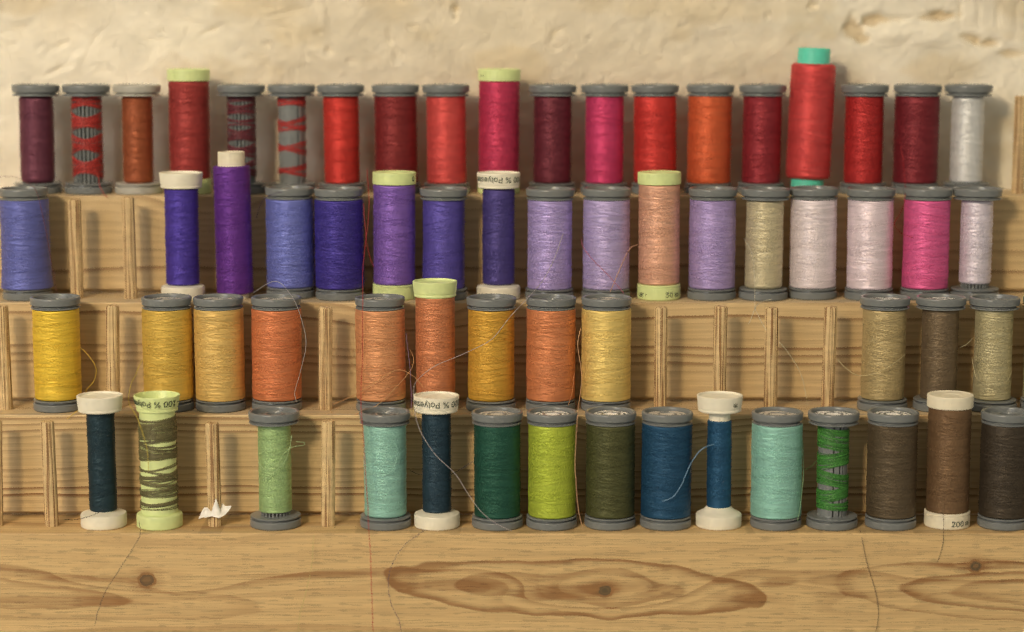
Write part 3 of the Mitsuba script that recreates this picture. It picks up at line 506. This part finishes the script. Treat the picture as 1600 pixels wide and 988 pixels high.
# ------------------------------------------------------------------ loose thread ends
LOOSE = [   # colour, radius (mm), owner spool number or label of its own, points (m)
((196, 44, 40), 0.13, 'long red thread hanging down the middle left of the rack from the second row', [(-0.0676, 0.055, 0.1572), (-0.0664, 0.052, 0.1402), (-0.0682, 0.05, 0.1225), (-0.0693, 0.047, 0.1093), (-0.0677, 0.022, 0.1027), (-0.0676, 0.0195, 0.0908), (-0.068, 0.0185, 0.0703), (-0.0665, -0.0135, 0.0573), (-0.0654, -0.0155, 0.0417), (-0.064, -0.019, 0.0194), (-0.0627, -0.021, -0.0032), (-0.0621, -0.023, -0.0201), (-0.0614, -0.025, -0.0486)]),
((180, 52, 48), 0.14, 'short red thread end beside the violet lime capped spool', [(-0.0691, 0.053, 0.1407), (-0.0685, 0.052, 0.1312), (-0.0674, 0.051, 0.1209), (-0.0659, 0.051, 0.1149), (-0.0645, 0.051, 0.111)]),
((84, 74, 60), 0.13, 50, [(-0.1664, -0.009, 0.004), (-0.1655, -0.0117, 0.0015), (-0.1648, -0.0175, -0.0006), (-0.1685, -0.0185, -0.0073), (-0.1743, -0.019, -0.0162), (-0.1801, -0.0195, -0.0254), (-0.1836, -0.02, -0.034), (-0.1852, -0.02, -0.0408)]),
((104, 86, 92), 0.12, 53, [(-0.0393, -0.0115, 0.0005), (-0.0425, -0.016, -0.001), (-0.0477, -0.0165, -0.0049), (-0.0531, -0.0175, -0.0134), (-0.0548, -0.018, -0.022), (-0.0534, -0.0185, -0.0315), (-0.05, -0.019, -0.0393), (-0.0484, -0.019, -0.049)]),
((196, 180, 104), 0.11, 'fine pale yellow thread hanging on the front board below the pale green spool', [(-0.0879, -0.016, -0.0004), (-0.0887, -0.018, -0.0127), (-0.0914, -0.019, -0.0255), (-0.0944, -0.019, -0.0372), (-0.0954, -0.019, -0.0475)]),
((120, 98, 66), 0.12, 61, [(0.1549, -0.012, 0.0015), (0.1556, -0.0155, -0.0046), (0.1581, -0.0156, -0.0148), (0.1621, -0.0156, -0.0279), (0.1632, -0.0157, -0.0373), (0.1617, -0.0157, -0.0485)]),
((120, 96, 64), 0.12, 62, [(0.1912, -0.0105, 0.0175), (0.192, -0.0112, 0.0045), (0.1913, -0.0155, -0.0017), (0.1906, -0.0156, -0.0075), (0.1885, -0.0156, -0.0136)]),
((200, 186, 176), 0.13, 'long whitish thread looping across the third row and over the petrol spool', [(0.0239, 0.054, 0.1268), (0.0203, 0.0525, 0.1162), (0.0149, 0.046, 0.1062), (0.0082, 0.03, 0.1005), (0.0, 0.0205, 0.093), (-0.0093, 0.019, 0.082), (-0.0218, 0.017, 0.0756), (-0.0332, 0.012, 0.0717), (-0.0407, 0.004, 0.0675), (-0.0432, -0.0115, 0.065), (-0.0429, -0.0128, 0.0555), (-0.0407, -0.0125, 0.0463), (-0.0345, -0.0126, 0.0359), (-0.0249, -0.0128, 0.0261), (-0.0196, -0.013, 0.0175), (-0.0136, -0.0133, 0.0094), (-0.0063, -0.0136, 0.0037), (0.0, -0.0138, 0.0008)]),
((150, 118, 150), 0.11, 40, [(-0.0482, 0.02, 0.0848), (-0.0468, 0.018, 0.0734), (-0.0458, 0.015, 0.0621), (-0.0448, -0.003, 0.0537)]),
((214, 156, 98), 0.15, 40, [(-0.0826, 0.03, 0.0499), (-0.0725, 0.022, 0.0555), (-0.0624, 0.0195, 0.0619), (-0.0547, 0.0195, 0.0669), (-0.0495, 0.0195, 0.0675), (-0.0443, 0.0195, 0.0643), (-0.0402, 0.0195, 0.0596)]),
((214, 156, 98), 0.15, 40, [(-0.084, 0.026, 0.0492), (-0.0814, 0.0225, 0.0465), (-0.0745, 0.0195, 0.0465), (-0.0666, 0.0195, 0.0489), (-0.0595, 0.0195, 0.053), (-0.0519, 0.0195, 0.0607), (-0.0463, 0.0195, 0.0672), (-0.0448, 0.0195, 0.0731), (-0.0465, 0.0195, 0.0773)]),
((222, 180, 60), 0.15, 36, [(-0.1983, 0.03, 0.0765), (-0.1946, 0.027, 0.074), (-0.1913, 0.026, 0.0697), (-0.1905, 0.026, 0.0652), (-0.1921, 0.026, 0.0608), (-0.1944, 0.022, 0.0576), (-0.1944, 0.014, 0.0529), (-0.1987, 0.0175, 0.0487), (-0.2027, 0.0165, 0.0453)]),
((216, 186, 70), 0.14, 37, [(-0.1694, 0.0265, 0.0714), (-0.1717, 0.022, 0.0653), (-0.1737, 0.018, 0.0598), (-0.171, 0.0, 0.056), (-0.166, -0.0095, 0.0514), (-0.1628, -0.0098, 0.0417), (-0.1616, -0.0098, 0.0342), (-0.1615, -0.0098, 0.0266)]),
((186, 178, 170), 0.12, 39, [(-0.119, 0.036, 0.1009), (-0.1135, 0.03, 0.1049), (-0.1082, 0.024, 0.1077), (-0.1044, 0.021, 0.107), (-0.1008, 0.0195, 0.1031), (-0.098, 0.0195, 0.0984), (-0.0946, 0.0195, 0.0878), (-0.0936, 0.0195, 0.0784), (-0.0961, 0.0195, 0.0672), (-0.0988, 0.0195, 0.0578), (-0.0983, 0.0195, 0.053)]),
((220, 168, 120), 0.17, 44, [(0.0312, 0.024, 0.0866), (0.03, 0.021, 0.0788), (0.0315, 0.021, 0.067), (0.0312, 0.0205, 0.0576), (0.0291, -0.0125, 0.0554), (0.0283, -0.0122, 0.041), (0.0281, -0.0122, 0.0266), (0.0293, -0.0122, 0.0115), (0.0316, -0.0126, 0.0011)]),
((214, 140, 84), 0.13, 43, [(0.0286, 0.0215, 0.0663), (0.0274, 0.0205, 0.0576), (0.0257, 0.0195, 0.0513)]),
((222, 166, 128), 0.16, 29, [(0.0591, 0.057, 0.1211), (0.055, 0.053, 0.1194), (0.0513, 0.051, 0.1128), (0.0482, 0.047, 0.106), (0.045, 0.04, 0.1004)]),
((204, 98, 118), 0.13, 'pink thread end slanting over the pale lilac spool', [(0.0324, 0.059, 0.1239), (0.0335, 0.0545, 0.1196), (0.0395, 0.053, 0.1125), (0.0466, 0.051, 0.1055), (0.052, 0.044, 0.0992)]),
((176, 36, 40), 0.13, 17, [(0.1863, 0.0875, 0.1653), (0.1875, 0.0865, 0.1586), (0.1882, 0.084, 0.1481), (0.183, 0.054, 0.1424), (0.1813, 0.0535, 0.1365), (0.1785, 0.054, 0.131), (0.1815, 0.0535, 0.1269), (0.1875, 0.053, 0.1245)]),
((214, 202, 168), 0.13, 31, [(0.1086, 0.058, 0.124), (0.112, 0.055, 0.1174), (0.1136, 0.0545, 0.1069), (0.1113, 0.03, 0.0958), (0.1128, 0.027, 0.0909), (0.1162, 0.025, 0.0847)]),
((214, 202, 168), 0.13, 31, [(0.1214, 0.0505, 0.096), (0.1162, 0.047, 0.0952), (0.1112, 0.0285, 0.0954), (0.1093, 0.027, 0.0903), (0.1076, 0.027, 0.0873)]),
((206, 190, 146), 0.14, 'pale thread curving down between two bare dowels', [(0.1225, 0.03, 0.0792), (0.1254, 0.027, 0.0758), (0.1295, 0.024, 0.07), (0.1323, 0.02, 0.0636), (0.1331, 0.014, 0.057), (0.1321, 0.0, 0.0543)]),
((206, 186, 132), 0.15, 45, [(0.1488, 0.026, 0.0718), (0.1523, 0.022, 0.068), (0.1579, 0.02, 0.0651), (0.1648, 0.0195, 0.0661), (0.1723, 0.0195, 0.0699), (0.1797, 0.024, 0.0742)]),
((206, 190, 140), 0.13, 47, [(0.2042, 0.023, 0.0773), (0.2073, 0.024, 0.0789), (0.2108, 0.027, 0.0814)]),
((206, 190, 140), 0.13, 47, [(0.2106, 0.026, 0.0721), (0.211, 0.023, 0.0666), (0.213, 0.021, 0.0625), (0.2188, 0.0205, 0.0606), (0.2256, 0.0225, 0.062), (0.2296, 0.029, 0.065)]),
((126, 160, 180), 0.2, 'pale blue thread tuft stuck across the navy blue spool', [(0.0898, -0.0085, 0.0391), (0.0849, -0.0125, 0.0382), (0.0809, -0.0135, 0.0344), (0.0776, -0.0135, 0.028), (0.0754, -0.0135, 0.0222), (0.0726, -0.0135, 0.0176), (0.0698, -0.0135, 0.0153), (0.0664, -0.0135, 0.0144)]),
((190, 70, 54), 0.17, 1, [(-0.2017, 0.091, 0.154), (-0.1992, 0.089, 0.1507), (-0.198, 0.0865, 0.1463), (-0.1963, 0.0855, 0.143), (-0.1937, 0.0825, 0.1405)]),
((120, 64, 66), 0.1, 'thin dusky red thread trailing over the slate blue spool at left', [(-0.2486, 0.088, 0.1505), (-0.2395, 0.086, 0.1504), (-0.2298, 0.075, 0.1482), (-0.2211, 0.054, 0.1454), (-0.2176, 0.0525, 0.1312), (-0.2155, 0.053, 0.1161), (-0.214, 0.053, 0.1053), (-0.2118, 0.046, 0.0996)]),
((182, 204, 140), 0.12, 51, [(-0.1132, -0.006, 0.0305), (-0.1096, -0.0088, 0.0276), (-0.1047, -0.009, 0.0294), (-0.1006, -0.0085, 0.0356), (-0.0967, -0.008, 0.0378), (-0.0929, -0.006, 0.038), (-0.0928, -0.004, 0.0388), (-0.0965, -0.004, 0.0394)]),
((182, 204, 140), 0.12, 51, [(-0.1111, -0.0085, 0.0223), (-0.1058, -0.0095, 0.0266), (-0.1012, -0.009, 0.0311), (-0.0988, -0.007, 0.0371), (-0.0983, -0.0055, 0.0426)]),
((160, 208, 180), 0.12, 52, [(-0.0643, -0.0095, 0.026), (-0.0596, -0.011, 0.0251), (-0.0539, -0.0112, 0.0269), (-0.0511, -0.0105, 0.0331), (-0.0511, -0.0103, 0.0377), (-0.0527, -0.0104, 0.0406)]),
((62, 40, 74), 0.12, 22, [(-0.1075, 0.056, 0.1458), (-0.1136, 0.057, 0.1439), (-0.1173, 0.058, 0.1403), (-0.1194, 0.062, 0.1357), (-0.1208, 0.066, 0.1323)]),
((90, 120, 60), 0.11, 60, [(0.1365, -0.003, 0.0304), (0.134, -0.003, 0.0281), (0.131, -0.004, 0.0265)]),
((150, 190, 130), 0.13, 59, [(0.1304, 0.0, 0.0385), (0.1303, -0.003, 0.026), (0.1293, -0.0055, 0.0134), (0.1274, -0.0085, 0.0039)]),
((80, 70, 84), 0.12, 54, [(-0.0169, -0.002, 0.0302), (-0.0225, 0.004, 0.0254), (-0.029, 0.01, 0.0212), (-0.0407, 0.012, 0.0207), (-0.0466, 0.013, 0.0223)]),
((70, 56, 44), 0.12, 49, [(-0.182, -0.0062, 0.0086), (-0.1856, -0.0085, 0.0074), (-0.1897, -0.0095, 0.0062), (-0.1961, -0.002, 0.0032), (-0.2025, 0.004, 0.0018)]),
]
nl = 0
for rgb, r, owner, pts in LOOSE:
    path = catmull(pts, 9); s = np.linspace(0, len(pts) * 1.7, len(path))
    path = path + .00035 * np.stack([n1(s, s * 0 + c, 60 + len(pts)) - .5 for c in (1.5, 5.5, 9.5)], 1)      # small kinks
    v, f = tube(path, r * MM, 5)
    d = mikit.ply((v, f), 'thread_strand', smooth=True, color=np.tile(alb(rgb), (len(v), 1)))
    if isinstance(owner, int):
        key = roots[owner] + '__loose_thread'; k = 0
        while key in scene: k += 1; key = f'{roots[owner]}__loose_thread_{k:03d}'
        scene[key] = d
    else:
        key = 'loose_thread' + (f'_{nl:03d}' if nl else ''); nl += 1
        scene[key] = d; labels[key] = {'label': owner, 'category': 'thread'}

# ------------------------------------------------------------------ torn paper scrap pierced by a dowel
def scrap():
    dx = DOWELS[12][0]
    star = [(0.62 * a, 0.62 * b - 2.2) for a, b in [(-11.5, -1.0), (-8.2, 3.0), (-4.8, 2.2), (-2.6, 6.2), (1.8, 5.2), (5.5, 6.4), (7.5, 3.0), (12.6, 2.6), (8.6, -2.4), (4.0, -5.6), (-1.0, -4.2), (-6.0, -5.0)]]
    from scipy.spatial import Delaunay
    poly = Polygon(star).buffer(-.3).buffer(.3)
    g = np.arange(-14, 14, .35); P = np.array([(a, b) for a in g for b in g])
    import shapely
    inside = P[shapely.contains_xy(poly.buffer(-.2), P[:, 0], P[:, 1])]
    ringp = np.array([poly.exterior.interpolate(t, True).coords[0] for t in np.linspace(0, 1, 140, endpoint=False)])
    P = np.vstack([inside, ringp]); d = Delaunay(P).simplices; c = P[d].mean(1)
    d = d[shapely.contains_xy(poly, c[:, 0], c[:, 1]) & (np.hypot(c[:, 0], c[:, 1]) > 2.9)]
    R = np.hypot(P[:, 0], P[:, 1]); a = np.arctan2(P[:, 1], P[:, 0])
    z = 9.0 + .05 * P[:, 0] + np.where(P[:, 1] < 0, .75, .25) * P[:, 1] + .10 * np.clip(R - 3, 0, 9) * np.sin(3 * a + .6) + .5 * (nnoise(np.stack([P[:, 0] * .4, P[:, 1] * .4, 0 * R], 1), 3) - .5)
    up = np.clip(P[:, 0] * .0 + 1.0 - np.hypot(P[:, 0] - 1.0, (P[:, 1] + 3.1) * 1.25) / 2.1, 0, 1)   # a torn tongue that stands up in front of the dowel
    z += 6.5 * up ** .9 + 1.5 * np.clip(1 - np.hypot(P[:, 0] + 3.2, P[:, 1] + 3.2) / 2.0, 0, 1)
    z -= 2.6 * np.clip((-P[:, 0] - 4.5) / 3, 0, 1)
    v = np.stack([P[:, 0], P[:, 1], z], 1) * MM
    top = v + [0, 0, .00012]
    n = len(v); f = np.vstack([d, d[:, ::-1] + n])
    v = np.vstack([top, v]); v[:, 0] += dx
    return v, f
scene['paper_scrap'] = mikit.ply(scrap(), 'white_paper', smooth=50)
labels['paper_scrap'] = {'label': 'torn white paper scrap pushed over a bare dowel in the front row', 'category': 'paper scrap'}

# ------------------------------------------------------------------ crumbs and lint lying on the ledges
rng = np.random.default_rng(77); crumbs = []
for _ in range(150):
    k = int(rng.integers(0, 4)); m = trimesh.creation.icosphere(0, rng.uniform(.00008, .00026)) if hasattr(trimesh.creation, 'icosphere') else None
    m.apply_scale([1, rng.uniform(.5, 1), .6]); m.apply_translation((rng.uniform(-.24, .24), LIP + RUN * k + rng.uniform(.001, .031), RISE * k + .0001)); crumbs.append(m)
scene['wood_crumbs'] = mikit.ply(trimesh.util.concatenate(crumbs), 'crumb')
scene['crumb'] = {'type': 'diffuse', 'reflectance': {'type': 'rgb', 'value': [.13, .10, .07]}}
labels['wood_crumbs'] = {'label': 'tiny dark crumbs scattered on the ledges of the rack', 'category': 'crumbs', 'kind': 'stuff'}
